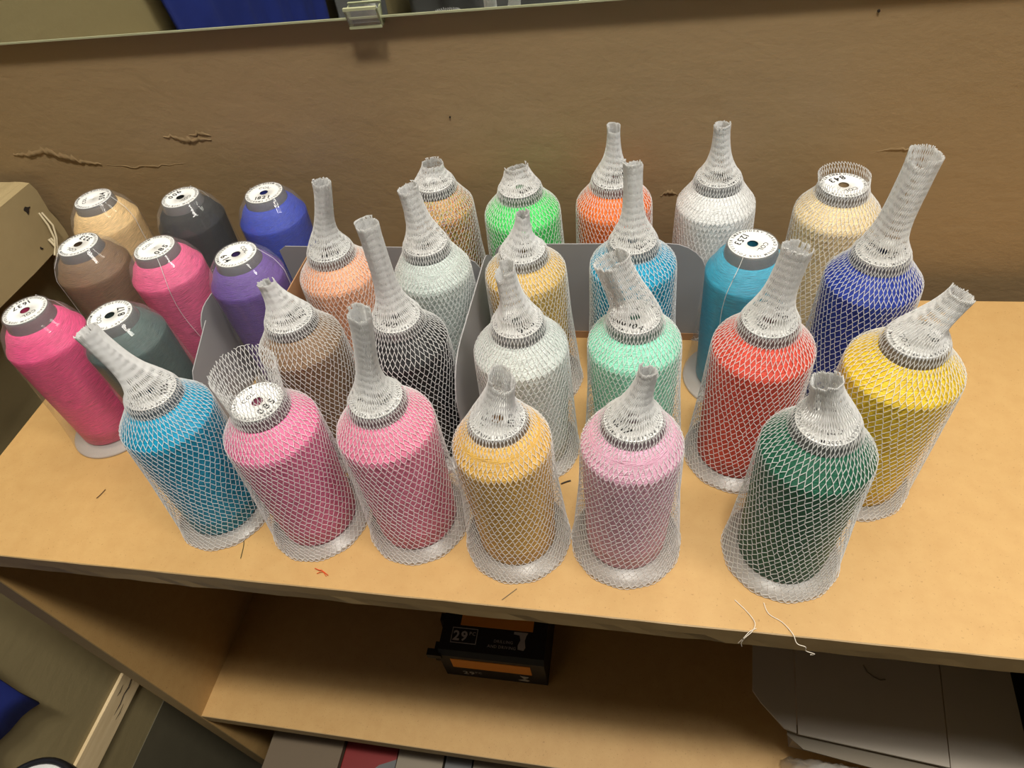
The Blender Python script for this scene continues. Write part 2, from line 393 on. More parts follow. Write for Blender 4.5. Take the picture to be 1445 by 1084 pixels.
# the front edge: a slightly uneven band
n = 90; V = []
rng = np.random.RandomState(4)
for i in range(n + 1):
    x = XS0 + (XS1 - XS0) * i / n
    a, b = rng.randn(2) * .00022
    V += [(x, YF + .0009, 0), (x, YF + .0001 + a * .4, -.0003), (x, YF + a * .6, -T * .5), (x, YF + b, -T + .0010 + a), (x, YF + .0012, -T)]
F = [(i * 5 + k, i * 5 + k + 1, (i + 1) * 5 + k + 1, (i + 1) * 5 + k) for i in range(n) for k in range(4)]
fe = link('front_edge', mesh_np('front_edge', V, F), MDF_EDGE, bc)
fe.data.polygons.foreach_set('use_smooth', [False] * len(fe.data.polygons))
sp1 = box('side_panel', (XS0, -.457, YF + .003, YK, ZF, -T), MDF, bc)
box('panel_edge', (XS0, -.457, YF + .0022, YF + .003, ZF, -T), MDF_EDGE, sp1)
box('side_panel', (XS1 - .0175, XS1, YF + .003, YK, ZF, -T), MDF, bc)
ls = box('lower_shelf', (-.457, XS1 - .0175, YF + .004, YK - .004, -.387, -.372), MDF, bc)
box('shelf_edge', (-.457, XS1 - .0175, YF + .0032, YF + .004, -.387, -.372), MDF_EDGE, ls)
box('bottom_shelf', (-.457, XS1 - .0175, YF + .004, YK - .004, ZF, ZF + .03), MDF, bc)
box('back_panel', (-.457, XS1 - .0175, YK - .004, YK, ZF, -T), MDF_EDGE, bc)

# ---------------------------------------------------------------- grey board dividers between the cones
def rr_poly(a0, a1, z1, ra, rb, z0=0.0002):
    """panel outline with rounded top corners"""
    p = [(a0, z0)]
    if ra: p += [(a0 + ra - ra * math.cos(t), z1 - ra + ra * math.sin(t)) for t in np.linspace(0, PI / 2, 7)]
    else: p.append((a0, z1))
    if rb: p += [(a1 - rb + rb * math.sin(t), z1 - rb + rb * math.cos(t)) for t in np.linspace(0, PI / 2, 7)]
    else: p.append((a1, z1))
    p.append((a1, z0)); return p
def sheet(name, poly, axis, at, mat, parent, th=.0007):
    return prism(name, poly, axis, at - th / 2, at + th / 2, mat, parent)
dv = thing('card_divider', 'grey card divider standing around the purple and peach cones', 'divider', (0, 0, 0), 'grey card dividers among the cones')
sheet('back_panel', [(-.268, .0002), (-.268, .084), (-.262, .088), (-.238, .0875), (-.2365, .083), (-.233, .083), (-.232, .088), (-.15, .0862), (-.138, .0835), (-.1215, .074), (-.113, .060), (-.1105, .045), (-.1105, .0002)], 1, .3724, GREYBOARD, dv)
sheet('side_panel', rr_poly(.298, .369, .083, .018, 0), 0, -.3012, GREYBOARD, dv)
sheet('side_flap', [(.246, .0002), (.246, .030), (.254, .050), (.266, .066), (.300, .0805), (.2975, .0002)], 0, -.2945, GREYBOARD, dv)
sheet('cross_panel', rr_poly(.300, .369, .0925, .014, .006), 0, -.2362, KRAFT, dv)
dv = thing('card_divider', 'grey card divider standing behind the gold and turquoise cones', 'divider', (0, 0, 0), 'grey card dividers among the cones')
bp = sheet('back_panel', rr_poly(-.1065, .0375, .0875, .010, .026, .0002), 1, .3745, GREYBOARD, dv)
box('kraft_hem', (-.106, .037, .3738, .3765, .0002, .007), KRAFT, bp)
sheet('side_panel', rr_poly(.246, .3735, .0905, .030, .022), 0, -.1086, GREYBOARD, dv)

# ---------------------------------------------------------------- thread cones
RF = .0313; ZT = .115; RL = .01366
RING = ring_text('5000M 100% POLYESTER EMBROIDERY THREAD ', .00255, .01125, .010)
RING_ME = None
_nets = {}

def net_sleeve(parent, rs, zs, zc, shear, tip, rt, seed, twist, opened=None):
    """white diamond netting: a lattice of fine round strands stretched over the cone and gathered in a neck"""
    rng = np.random.RandomState(seed)
    NS = 54; L = .0033; Mv = .0007; rad = .00020
    top = np.array([shear[0] * ZT, shear[1] * ZT, 0])
    path = []   # (cx, cy, cz, r, tx, ty, tz)
    def add(c, r, t): path.append((c[0], c[1], c[2], r, t[0], t[1], t[2]))
    up = (0, 0, 1.)
    prof = [(RF + .0002, .0009), (RF + .0006, .0022), (RF - .0006, .0055), (rs + .0016, zs * .62), (rs + .0006, zs - .004), (rs + .0001, zs + .0012), (rs - .0016, zs + .0034), (.0170, zc), (.0162, zc + .0015), (.0147, ZT + .0004)]
    for r, z in prof: add((shear[0] * z, shear[1] * z, z), r, up)
    if opened:
        tx, ty, h, flare = opened; m = 8
        for i in range(1, m + 1):
            f = i / m; add(top + np.array([tx * f, ty * f, ZT + .0004 + h * f]), .0147 + flare * f, up)
    else:
        P0 = top + np.array([0, 0, ZT]); P3 = top + np.array([tip[0], tip[1], tip[2]])
        Ln = np.linalg.norm(P3 - P0); d3 = (P3 - P0) / Ln
        P1 = P0 + np.array([0, 0, Ln * .3]); P2 = P3 - (d3 * .6 + np.array([0, 0, .4])) * Ln * .3
        m = 40; lam = min(.0112, Ln * .44)
        for i in range(1, m + 1):
            t = i / m
            c = (1 - t) ** 3 * P0 + 3 * (1 - t) ** 2 * t * P1 + 3 * (1 - t) * t * t * P2 + t ** 3 * P3
            dt = 3 * (1 - t) ** 2 * (P1 - P0) + 6 * (1 - t) * t * (P2 - P1) + 3 * t * t * (P3 - P2); dt /= np.linalg.norm(dt)
            s = t * Ln
            r = rt + (.0147 - rt) * math.exp(-(s / lam) ** 1.35) + .0004 * max(0, t - .85) / .15
            blend = min(1, s / .012); tt = dt * blend + np.array([0, 0, 1]) * (1 - blend); tt /= np.linalg.norm(tt)
            add(c, r, tt)
    A = np.array(path)
    ds = np.sqrt(np.sum(np.diff(A[:, :3], axis=0) ** 2, 1) + np.diff(A[:, 3]) ** 2); S = np.concatenate([[0], np.cumsum(ds)])
    send = S[-1]
    squash = rng.rand() * PI; sqa = .0 if opened else .12
    ph = rng.rand(8) * 6.28
    def ev(s, th):
        v = [np.interp(s, S, A[:, k]) for k in range(7)]
        c = np.stack(v[:3], -1); r = v[3]; t = np.stack(v[4:], -1); t /= np.linalg.norm(t, axis=-1, keepdims=True)
        e1 = np.stack([t[..., 2], np.zeros_like(r), -t[..., 0]], -1); e1 /= np.linalg.norm(e1, axis=-1, keepdims=True)
        e2 = np.cross(t, e1)
        neck = np.clip((.0150 - r) / .006, 0, 1)
        rr = r * (1 + neck * (sqa * np.cos(2 * (th - squash)) + .05 * np.sin(4 * th + ph[0] + s * 25) + .025 * np.sin(9 * th + ph[1] - s * 30)))
        low = np.clip((.008 - s) / .008, 0, 1)
        rr = rr + low * .00035 * np.sin(11 * th + ph[2])
        return c + rr[..., None] * (np.cos(th)[..., None] * e1 + np.sin(th)[..., None] * e2), c
    rows = [.0004]
    while rows[-1] < send:
        r = np.interp(rows[-1], S, A[:, 3]); w = PI * r / NS; rows.append(rows[-1] + math.sqrt(max(L * L - w * w, 1e-6)) + Mv)
    K = len(rows); rows = np.array(rows)
    k = np.arange(K)[:, None]; j = np.arange(NS)[None, :]
    s = rows[:, None] + 0 * j + rng.randn(K, NS) * .00030
    s[0] = rows[0]
    dth = 2 * PI / NS
    tw = twist * (rows - rows[0])[:, None] * 6 + .35 * dth * np.sin(rows[:, None] * 70 + ph[3] + j * dth * 2)
    th = (j + .5 * (k % 2)) * dth + tw + rng.randn(K, NS) * dth * .07
    cut = send * (1 - .0) - .002 * (1 + np.sin(th + ph[4])) * (1 if not opened else .4) - rng.rand(K, NS) * .0012
    lo, _ = ev(np.clip(s - Mv / 2, 0, send), th); hi, cc = ev(np.clip(s + Mv / 2, 0, send), th)
    Ps, Qs, Cs = [lo.reshape(-1, 3)], [hi.reshape(-1, 3)], [cc.reshape(-1, 3)]
    ok = [(s < cut).ravel()]
    ka = np.arange(K - 1)
    for side in (0, 1):
        jj = np.where((ka[:, None] % 2) == 1, j + side, j - 1 + side) % NS
        Ps.append(hi[:-1].reshape(-1, 3)); Qs.append(lo[ka[:, None] + 1, jj].reshape(-1, 3)); Cs.append(cc[:-1].reshape(-1, 3))
        ok.append((s[:-1] < cut[:-1]).ravel())
    # scalloped bottom hem: neighbours of the first row joined
    Ps.append(lo[0]); q = (lo[0] + np.roll(lo[0], -1, 0)) / 2; q[:, :2] += (q[:, :2]) * .012; q[:, 2] = .0006
    Qs.append(q); Cs.append(cc[0]); ok.append(np.ones(NS, bool))
    Ps.append(q); Qs.append(np.roll(lo[0], -1, 0)); Cs.append(cc[0]); ok.append(np.ones(NS, bool))
    P = np.concatenate(Ps); Q = np.concatenate(Qs); Cn = np.concatenate(Cs); ok = np.concatenate(ok)
    P, Q, Cn = P[ok], Q[ok], Cn[ok]
    d = Q - P; ln = np.linalg.norm(d, axis=1); g = ln > 1e-5; P, Q, Cn, d, ln = P[g], Q[g], Cn[g], d[g], ln[g]
    d /= ln[:, None]
    u = (P + Q) / 2 - Cn; u -= d * np.sum(u * d, 1)[:, None]; u /= np.linalg.norm(u, axis=1)[:, None]; w = np.cross(d, u)
    rad = (rad * (1 + .8 * np.clip((.0135 - np.linalg.norm((P + Q) / 2 - Cn, axis=1)) / .006, 0, 1)))[:, None]
    V = np.empty((len(P), 6, 3))
    for a in range(3):
        an = PI / 2 * 0 + 2 * PI * a / 3; off = rad * (math.cos(an) * u + math.sin(an) * w)
        V[:, a] = P + off - d * rad * .5; V[:, 3 + a] = Q + off + d * rad * .5
    V[..., 2] = np.maximum(V[..., 2], .0003)
    base = (np.arange(len(P)) * 6)[:, None, None]
    F = base + np.array([[0, 1, 4, 3], [1, 2, 5, 4], [2, 0, 3, 5]])[None]
    return link('net_sleeve', mesh_np('net_sleeve', V.reshape(-1, 3), F.reshape(-1, 4)), NET, parent, True)

def film_wrap(parent, rs, zs, zc, shear, seed):
    prof = [(.0120, ZT + .0006), (.0140, ZT + .0005), (.0148, ZT - .0006), (.0164, zc + .0040), (.0189, zc + .0010), (.0216, zc - .0022), (rs - .0012, zs + .0050), (rs + .0004, zs + .0004),
            (rs + .0006, zs - .003), (rs + .0012, zs * .7), (rs + .0026, zs * .35), (RF - .0012, .010), (RF + .0002, .003), (RF + .0003, .0006)]
    P = []
    for a, b in zip(prof[:-1], prof[1:]):
        for t in (0, .34, .67): P.append((a[0] + (b[0] - a[0]) * t, a[1] + (b[1] - a[1]) * t))
    P.append(prof[-1])
    f = lathe('film_wrap', P, FILM, parent, shear, 96, .00010, seed)
    a = seed * 1.3 - 1.2
    pts = [((r + .0003) * math.cos(a + .1 * math.sin(z * 60)) + shear[0] * z, (r + .0003) * math.sin(a + .1 * math.sin(z * 60)) + shear[1] * z, z) for r, z in P[2:-2]]
    tube('film_seam', pts, .00022, SEAM, f, 4)
    return f

def cone(name_, label, col, xy, shear, phi, num, rs=.0252, zs=.096, zc=.1085, tip=None, rt=.004, seed=1, twist=0, opened=None, film=False, rough=.42, core_dark=.5, spec=.4, hole=True):
    global RING_ME
    t = thing('thread_cone', label, 'thread cone', (xy[0], xy[1], 0), 'cones of embroidery thread on the shelf')
    mat = thread_mat('thread_' + name_, None if col is None else srgb(*col), rough, spec)
    # wound thread
    rb = rs - .0022
    prof = [(.012, .0052), (rb - .002, .0050), (rb, .0062), (rb + .0004, .02), (rs - .0008, zs * .62), (rs - .0001, zs - .005), (rs, zs - .0009), (rs - .0005, zs + .0004),
            (rs - .0018, zs + .0019), (.0200, zs + (zc - zs) * .66), (.0165, zc - .0004), (.0155, zc + .0002), (.0145, zc - .002)]
    lathe('thread_winding', prof, mat, t, shear, 96, .00006, seed)
    # frosted plastic core: collar at the top, bore, foot
    core = lathe('spool_core', [(.0154, zc - .001), (.0156, zc), (.0144, ZT - .0014), (.0143, ZT - .0007), (.0140, ZT - .0003), (.0137, ZT - .0004), (.0034, ZT - .0004), (.0034, ZT - .02)], CORE, t, shear, 64)
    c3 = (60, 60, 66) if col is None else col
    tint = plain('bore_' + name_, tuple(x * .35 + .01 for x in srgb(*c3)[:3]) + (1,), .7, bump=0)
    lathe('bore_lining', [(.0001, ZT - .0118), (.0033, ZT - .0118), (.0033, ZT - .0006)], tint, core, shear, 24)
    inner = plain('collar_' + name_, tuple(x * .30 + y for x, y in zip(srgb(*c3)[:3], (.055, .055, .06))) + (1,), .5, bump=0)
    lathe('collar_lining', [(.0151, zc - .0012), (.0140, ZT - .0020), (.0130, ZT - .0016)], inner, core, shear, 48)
    lathe('spool_base', [(RF - .0004, .0003), (RF, .0006), (RF, .0016), (RF - .0006, .0022), (.0262, .0026), (rb - .0006, .0050), (.013, .0051), (.013, .0006), (RF - .0020, .0003)], FLANGE, t, shear, 72, closed=True)
    # label with its lettering
    lab = bpy.data.objects.new('label', None)
    r0 = .0031 if hole else .0004
    lb = lathe('label', [(r0, ZT - .0002), (r0, ZT), (RL - .0001, ZT), (RL, ZT - .0001), (RL, ZT - .0003)], LABEL, t, shear, 64)
    bpy.data.objects.remove(lab)
    M = Matrix.Translation((shear[0] * ZT, shear[1] * ZT, ZT + .00012)) @ Matrix.Rotation(math.radians(phi) + PI / 2, 4, 'Z')
    if RING_ME is None:
        RING_ME = mesh_np('ring_lettering', RING[0], RING[1]); RING_ME.materials.append(INK)
    o = bpy.data.objects.new('ring_lettering', RING_ME); COL.objects.link(o); o.parent = lb; o.matrix_local = M
    V1, T1 = line_text('COL.', .0040, .008); V1[:, 1] += .0064
    V2, T2 = line_text(num, .0062 if len(num) < 4 else .0056, .022, .04); V2[:, 1] -= .0070
    V3 = np.concatenate([V1, V2]); T3 = np.concatenate([T1, T2 + len(V1)])
    o = link('colour_number', mesh_np('colour_number', V3, T3), INK, lb); o.matrix_local = M
    if film: film_wrap(t, rs, zs, zc, shear, seed)
    else: net_sleeve(t, rs, zs, zc, shear, tip, rt, seed, twist, opened)
    return t

# film wrapped cones, left
cone('sand', 'film wrapped sand beige cone numbered 504 in the left corner by the beam', (226, 190, 132), (-.4236, .3916), (0, .05), 29, '504', film=True, seed=1, hole=False)
cone('jet', 'film wrapped black cone numbered 900 at the back against the wall', (10, 12, 13), (-.3473, .3913), (0, .05), 157, '900', film=True, seed=2, spec=.08, rough=.7)
cone('cobalt', 'film wrapped bright blue cone numbered 1821 at the back wall', (10, 52, 176), (-.2801, .3952), (0, .05), -77, '1821', film=True, seed=3)
cone('cocoa', 'film wrapped dark brown cone numbered 323 behind the hot pink one', (118, 88, 56), (-.3982, .3392), (0, 0), 76, '323', film=True, seed=4)
cone('rose', 'film wrapped rose pink cone numbered 085 between brown and purple cones', (226, 88, 138), (-.3343, .3351), (0, 0), -17, '085', film=True, seed=5, hole=False)
cone('violet', 'film wrapped purple cone numbered 614', (96, 62, 150), (-.2687, .3276), (0, 0), -133, '614', film=True, seed=6)
cone('hot_pink', 'film wrapped hot pink cone numbered 1637 nearest the left shelf edge', (242, 66, 130), (-.3932, .2666), (.015, .026), 145, '1637', .0255, .0925, .1065, film=True, seed=7)
cone('slate', 'film wrapped slate green cone numbered 817 beside the hot pink one', (62, 84, 82), (-.3269, .2665), (0, 0), 35, '817', film=True, seed=8)
cone('teal_film', 'film wrapped teal cone numbered 1253 standing behind the red cone', (8, 152, 186), (.0571, .3379), (.007, -.008), 147, '1253', .0248, .0955, .1075, film=True, seed=9)
# netted cones, back row
cone('variegated', 'netted variegated cone of mixed green, yellow and red thread', None, (-.1522, .4048), (0, .05), 34, '1507', tip=(.0024, 0, .1305), rt=.0058, seed=11, twist=.8)
cone('lime', 'netted bright green cone numbered 513 in the back row', (72, 216, 104), (-.0889, .3959), (0, .05), -44, '513', .0262, .097, tip=(-.0006, 0, .1312), rt=.0062, seed=12, twist=-.5)
cone('tangerine', 'netted bright orange cone in the back row', (255, 112, 36), (-.0259, .4045), (0, .05), 81, '1323', .0256, .097, tip=(.0004, 0, .1520), rt=.0036, seed=13)
cone('white', 'netted pure white cone in the back row', (244, 244, 242), (.0419, .4036), (0, .05), -36, '1001', .0252, .096, tip=(-.0012, 0, .1515), rt=.0048, seed=14, twist=1)
cone('champagne', 'netted beige cone numbered 843 with its net open on top', (238, 206, 158), (.1159, .3906), (0, .05), 117, '843', .0256, .097, seed=15, twist=1.2, opened=(-.001, .001, .0062, .0003))
# second row
cone('peach', 'netted peach cone numbered 1464', (252, 166, 128), (-.2038, .3328), (0, 0), -66, '1464', .0255, .097, tip=(.0115, .0, .1645), rt=.0044, seed=16, twist=1.0)
cone('pearl', 'netted pale silver grey cone behind the black one', (200, 212, 208), (-.1403, .3388), (0, 0), 108, '965', .0252, .094, tip=(-.0022, 0, .1560), rt=.0054, seed=17, twist=.6)
cone('antique_gold', 'netted antique gold cone numbered 328 in front of bright green', (208, 172, 92), (-.0764, .3313), (0, 0), 109, '328', .0252, .099, tip=(.0030, 0, .1425), rt=.0032, seed=18, twist=.2)
cone('turquoise', 'netted turquoise cone numbered 1253 in front of the orange one', (0, 152, 192), (-.0103, .3407), (0, 0), -37, '1253', .0262, .098, tip=(-.0007, .002, .1660), rt=.0044, seed=19, twist=-.4)
cone('royal', 'netted royal blue cone numbered 007 with a very long neck', (26, 54, 156), (.1255, .3296), (0, 0), 131, '007', .0256, .096, tip=(.0046, 0, .1740), rt=.0072, seed=20, twist=.9)
# third row
cone('bronze', 'netted brown cone numbered 323 between the purple and black cones', (132, 106, 80), (-.2060, .2675), (0, 0), 40, '323', .0252, .096, tip=(-.0040, 0, .1420), rt=.0034, seed=21, twist=-.5)
cone('black', 'netted black cone numbered 900 with a long neck', (20, 22, 26), (-.1405, .2700), (0, 0), -107, '900', .0256, .096, tip=(.0005, 0, .1790), rt=.0048, seed=22, twist=-.5)
cone('silver', 'netted silver grey cone numbered 905 behind the golden orange one', (206, 214, 211), (-.0728, .2686), (.025, -.006), -40, '905', .0266, .095, tip=(-.0027, 0, .1520), rt=.0056, seed=23, twist=.5)
cone('mint', 'netted mint green cone numbered N0104', (146, 230, 198), (-.0069, .2733), (0, 0), -113, 'N0104', .0254, .097, tip=(-.0125, 0, .1545), rt=.0078, seed=24, twist=.8)
cone('red', 'netted brick red cone with its neck pulled to the right', (216, 74, 56), (.0577, .2726), (.035, 0), 32, '1078', .0262, .096, tip=(.0054, 0, .1615), rt=.0058, seed=25, twist=.7)
cone('yellow', 'netted golden yellow cone standing furthest right', (252, 198, 44), (.1239, .2590), (.041, .018), 11, '1024', .0276, .095, tip=(.0110, .0005, .1440), rt=.0062, seed=26, twist=.9, hole=False)
# front row
cone('teal', 'netted teal cone numbered 1253 at the left end of the front row', (6, 152, 192), (-.2701, .2039), (.058, .025), 28, '1253', .0260, .095, tip=(-.0125, .001, .1600), rt=.0048, seed=27, twist=-.7)
cone('rose_net', 'netted pink cone numbered 085 with its net standing open on top', (240, 122, 164), (-.2019, .2026), (.032, .004), -23, '085', .0260, .094, .1075, seed=28, twist=-.5, opened=(-.0025, .005, .0195, .0026))
cone('pink', 'netted pink cone numbered 085 with a long closed neck', (246, 130, 164), (-.1366, .2067), (.020, .019), 163, '085', .0264, .094, tip=(.0086, 0, .1745), rt=.0046, seed=29, twist=-.4, hole=False)
cone('marigold', 'netted golden orange cone in the middle of the front row', (244, 184, 92), (-.0722, .2009), (.025, -.012), 4, '1083', .0248, .097, .111, tip=(.0062, 0, .1445), rt=.0060, seed=30, twist=.5)
cone('blush', 'netted pale pink cone numbered 1217 beside the golden orange one', (246, 176, 202), (-.0083, .2042), (.029, -.011), -134, '1217', .0246, .097, .110, tip=(.0065, .001, .1485), rt=.0040, seed=31, twist=.9)
cone('forest', 'netted dark green cone at the right end of the front row', (6, 92, 66), (.0782, .2049), (.018, .013), 99, '308', .0256, .095, tip=(-.0060, 0, .1430), rt=.0052, seed=32, twist=1.0, hole=False)

# ---------------------------------------------------------------- stray thread and dust on the shelf
def scrap(label, pts, rad, col, name='thread_scrap'):
    P = np.array(pts, float); q = []
    for i in range(len(P) - 1):
        for t in (0, .25, .5, .75):
            p0 = P[max(i - 1, 0)]; p1 = P[i]; p2 = P[i + 1]; p3 = P[min(i + 2, len(P) - 1)]
            q.append(.5 * (2 * p1 + (p2 - p0) * t + (2 * p0 - 5 * p1 + 4 * p2 - p3) * t * t + (3 * p1 - p0 - 3 * p2 + p3) * t ** 3))
    q.append(P[-1])
    o = tube(name, q, rad, plain('scrap', srgb(*col), .7, bump=0), None, 5); tag(o, label, 'thread'); return o
z0 = .0006
scrap('short orange thread scrap in front of the open netted pink cone', [(-.1935, .1672, z0), (-.190, .1660, z0 * 2), (-.1885, .1662, z0), (-.1835, .1635, z0)], .00028, (200, 70, 20))
scrap('forked orange thread scrap end by the pink cones', [(-.191, .1640, z0), (-.1875, .1652, z0 * 2), (-.1845, .1628, z0)], .00022, (205, 80, 25))
scrap('dark green thread end below the teal cone', [(-.2483, .182, z0), (-.2465, .178, z0), (-.2450, .1715, z0), (-.2445, .169, z0)], .00022, (50, 60, 30))
scrap('tiny dark splinter between the silver and pale pink cones', [(-.0505, .2395, z0), (-.0470, .2415, z0), (-.0445, .2425, z0)], .0005, (48, 36, 26), 'splinter')
scrap('small grey fibre on the board in front of the golden orange cone', [(-.0755, .1590, z0), (-.0715, .163, z0), (-.068, .1665, z0)], .0002, (110, 100, 80))
scrap('dark fibre on the board in the left front corner', [(-.371, .203, z0), (-.3695, .2065, z0), (-.3685, .2105, z0)], .0003, (90, 64, 36))
wt = (225, 215, 200)
scrap('white thread curling over the shelf front below the dark green cone', [(.052, .172, z0), (.058, .166, z0), (.0615, .160, z0 * 2), (.060, .1555, .001), (.0565, .1525, -.001), (.0550, .1515, -.006), (.0558, .1515, -.011)], .00022, wt)
scrap('white thread loop at the shelf front below the dark green cone', [(.062, .157, z0 * 2), (.0585, .1548, .0016), (.0555, .152, -.001), (.0535, .1515, -.007)], .00020, wt)
scrap('long white thread hanging off the shelf front right of the dark green cone', [(.067, .172, z0), (.069, .166, z0), (.0755, .162, z0), (.080, .156, z0 * 2), (.082, .1520, -.001), (.0865, .1515, -.003), (.0875, .1515, -.008), (.0925, .1515, -.011), (.0905, .1515, -.0125)], .00022, wt)

# ---------------------------------------------------------------- drill bit carton on the lower shelf
LZ = -.3718
dc = thing('bit_set_box', 'black and orange box of a 29 piece bit set on the lower shelf', 'box', (-.143, .2335, LZ), None, math.radians(.3))
W2 = .0545; H = .058; D = .115
prism('case', [(0, 0), (0.0, .0035), (.0008, H - .006), (.005, H), (D, H), (D, 0)], 0, -W2, W2, BLACKCARD, dc)
for (y0, y1, zz) in ((.006, .022, H * .35), (.040, .052, H * .4), (.075, .090, H * .35)):
    prism('side_lug', [(y0, zz), (y1, zz), (y1 - .002, zz + .016), (y0 + .002, zz + .016)], 0, -W2 - .010, -W2, BLACK_PL, dc)
box('front_tab', (-W2 - .012, -W2 + .003, -.001, .006, H - .012, H - .004), BLACK_PL, dc)
box('top_band', (-.036, .040, .0315, .046, H, H + .0004), ORANGE_INK, dc)
prism('front_band', [(-.0005, H * .45), (.0000, H * .80), (.0012, H * .80), (.0012, H * .45)], 0, -.043, .040, ORANGE_INK, dc)
tx = Matrix.Translation((-.034, .034, H + .0005))
flat_text('print_number', line_text('29', .0140, .03), GREY_INK, dc, Matrix.Translation((-.0335, .0205, H + .0005)))
flat_text('print_small', line_text('PC', .0052, .02), GREY_INK, dc, Matrix.Translation((-.0215, .0235, H + .0005)))
def frame(name, cx, cy, w, h, t, z):
    bm = bmesh.new()
    for (a, b, c, d) in ((-w, w, h - t, h), (-w, w, -h, -h + t), (-w, -w + t, -h + t, h - t), (w - t, w, -h + t, h - t)):
        box_bm(bm, cx + a, cx + b, cy + c, cy + d, z, z + .0003)
    me = bpy.data.meshes.new(name); bm.to_mesh(me); bm.free(); return link(name, me, GREY_INK, dc)
frame('print_frame', -.0300, .0208, .0135, .0080, .0007, H)
flat_text('print_small', line_text('DRILLING', .0042, .01), GREY_INK, dc, Matrix.Translation((.0115, .0185, H + .0005)))
flat_text('print_small', line_text('AND DRIVING', .0042, .01), GREY_INK, dc, Matrix.Translation((.0105, .0130, H + .0005)))
prism('print_drill', [(.021, .0300), (.021, .0275), (.027, .0268), (.0285, .022), (.0265, .0165), (.0270, .0125), (.033, .0118), (.0345, .015), (.0330, .022), (.0340, .0268), (.0355, .0300)], 2, H, H + .0003, GREY_INK, dc)
FM = Matrix.Translation((-.028, -.0006, .013)) @ Matrix.Rotation(PI / 2, 4, 'X')
flat_text('print_number', line_text('29', .0115, .03), GREY_INK, dc, FM)
flat_text('print_small', line_text('PC', .0055, .02), GREY_INK, dc, Matrix.Translation((-.0175, -.0006, .0155)) @ Matrix.Rotation(PI / 2, 4, 'X'))
prism('print_drill', [(.027, .021), (.036, .019), (.0345, .016), (.031, .014), (.036, .009), (.034, .006), (.024, .008), (.031, .012)], 1, -.0006, -.0002, GREY_INK, dc)

# ---------------------------------------------------------------- grey carton, lower right
gb = thing('grey_carton', 'large grey cardboard carton with open flaps on the lower shelf at right', 'box', (0, 0, 0))
zt = -.3
prism('carton_body', [(.146, .205), (.2585, .193), (.268, .405), (.150, .405)], 2, LZ, zt - .001, GREYCARD, gb)
prism('carton_panel', [(.1408, .1960), (.2572, .1849), (.2680, .2659), (.276, .41), (.155, .41), (.1458, .2667)], 2, zt - .001, zt + .0012, GREYCARD, gb)
prism('carton_flap', [(.1396, .1966), (.1300, .1990), (.1120, .2185), (.1056, .2282), (.1085, .2673), (.118, .41), (.1535, .41), (.1443, .2667)], 2, zt - .0008, zt + .0012, GREYCARD, gb)
bm = bmesh.new()
fl = [(.2584, .1850, zt), (.3215, .1900, zt - .004), (.3278, .2666, zt - .004), (.338, .41, zt - .004), (.2774, .41, zt), (.2693, .2659, zt)]
va = [bm.verts.new(p) for p in fl]; vb = [bm.verts.new((p[0], p[1], p[2] - .002)) for p in fl]
bm.faces.new(va); bm.faces.new(vb[::-1])
for i in range(6): bm.faces.new((va[i], vb[i], vb[(i + 1) % 6], va[(i + 1) % 6]))
bmesh.ops.recalc_face_normals(bm, faces=bm.faces); me = bpy.data.meshes.new('carton_flap'); bm.to_mesh(me); bm.free(); link('carton_flap', me, GREYCARD, gb)
tube('tape_curl', [(.2040, .262, zt + .0016), (.2060, .2560, zt + .002), (.2110, .2520, zt + .002), (.2160, .250, zt + .002), (.2205, .251, zt + .0016)], .0006, SHADED_PAPER, gb)
cr = thing('plastic_bag', 'crumpled clear plastic bag lying in front of the grey carton', 'bag', (.186, .176, LZ))
rng = np.random.RandomState(9); nx, nz = 34, 14; V = []
for i in range(nx):
    for k in range(nz):
        u = i / (nx - 1); v = k / (nz - 1)
        e = math.sin(PI * min(1, max(0, v))) ** .6 * (math.sin(PI * u) ** .5 * .7 + .3 * (u > .02) * (u < .98))
        V.append((-.050 + .10 * u + .0006 * rng.randn(), -.018 + .034 * v + .0007 * rng.randn() - .006 * u, .0012 + .075 * e * (1 - .45 * u) + .0012 * abs(rng.randn()) + .0025 * (1 + math.sin(19 * u + 5 * v) * math.cos(11 * v - 7 * u))))
F = [(i * nz + k, (i + 1) * nz + k, (i + 1) * nz + k + 1, i * nz + k + 1) for i in range(nx - 1) for k in range(nz - 1)]
link('bag_skin', mesh_np('bag_skin', V, F), BAG, cr)
o = prism('paper_strip', [(.1335, .197), (.146, .187), (.200, .1795), (.262, .1765), (.262, .190), (.150, .204), (.136, .208)], 2, -.3105, -.3090, SHADED_PAPER, None)
tag(o, 'pale paper strip sticking out under the grey carton flap', 'paper')
bx = thing('black_crate', 'black crate right of the grey carton on the lower shelf', 'crate', (.395, .30, LZ))
box('crate_body', (-.045, .08, -.11, .09, 0, .15), BLACK_PL, bx, .004)
box('crate_rim', (-.048, .083, -.113, .093, .15, .158), BLACK_PL, bx, .002)

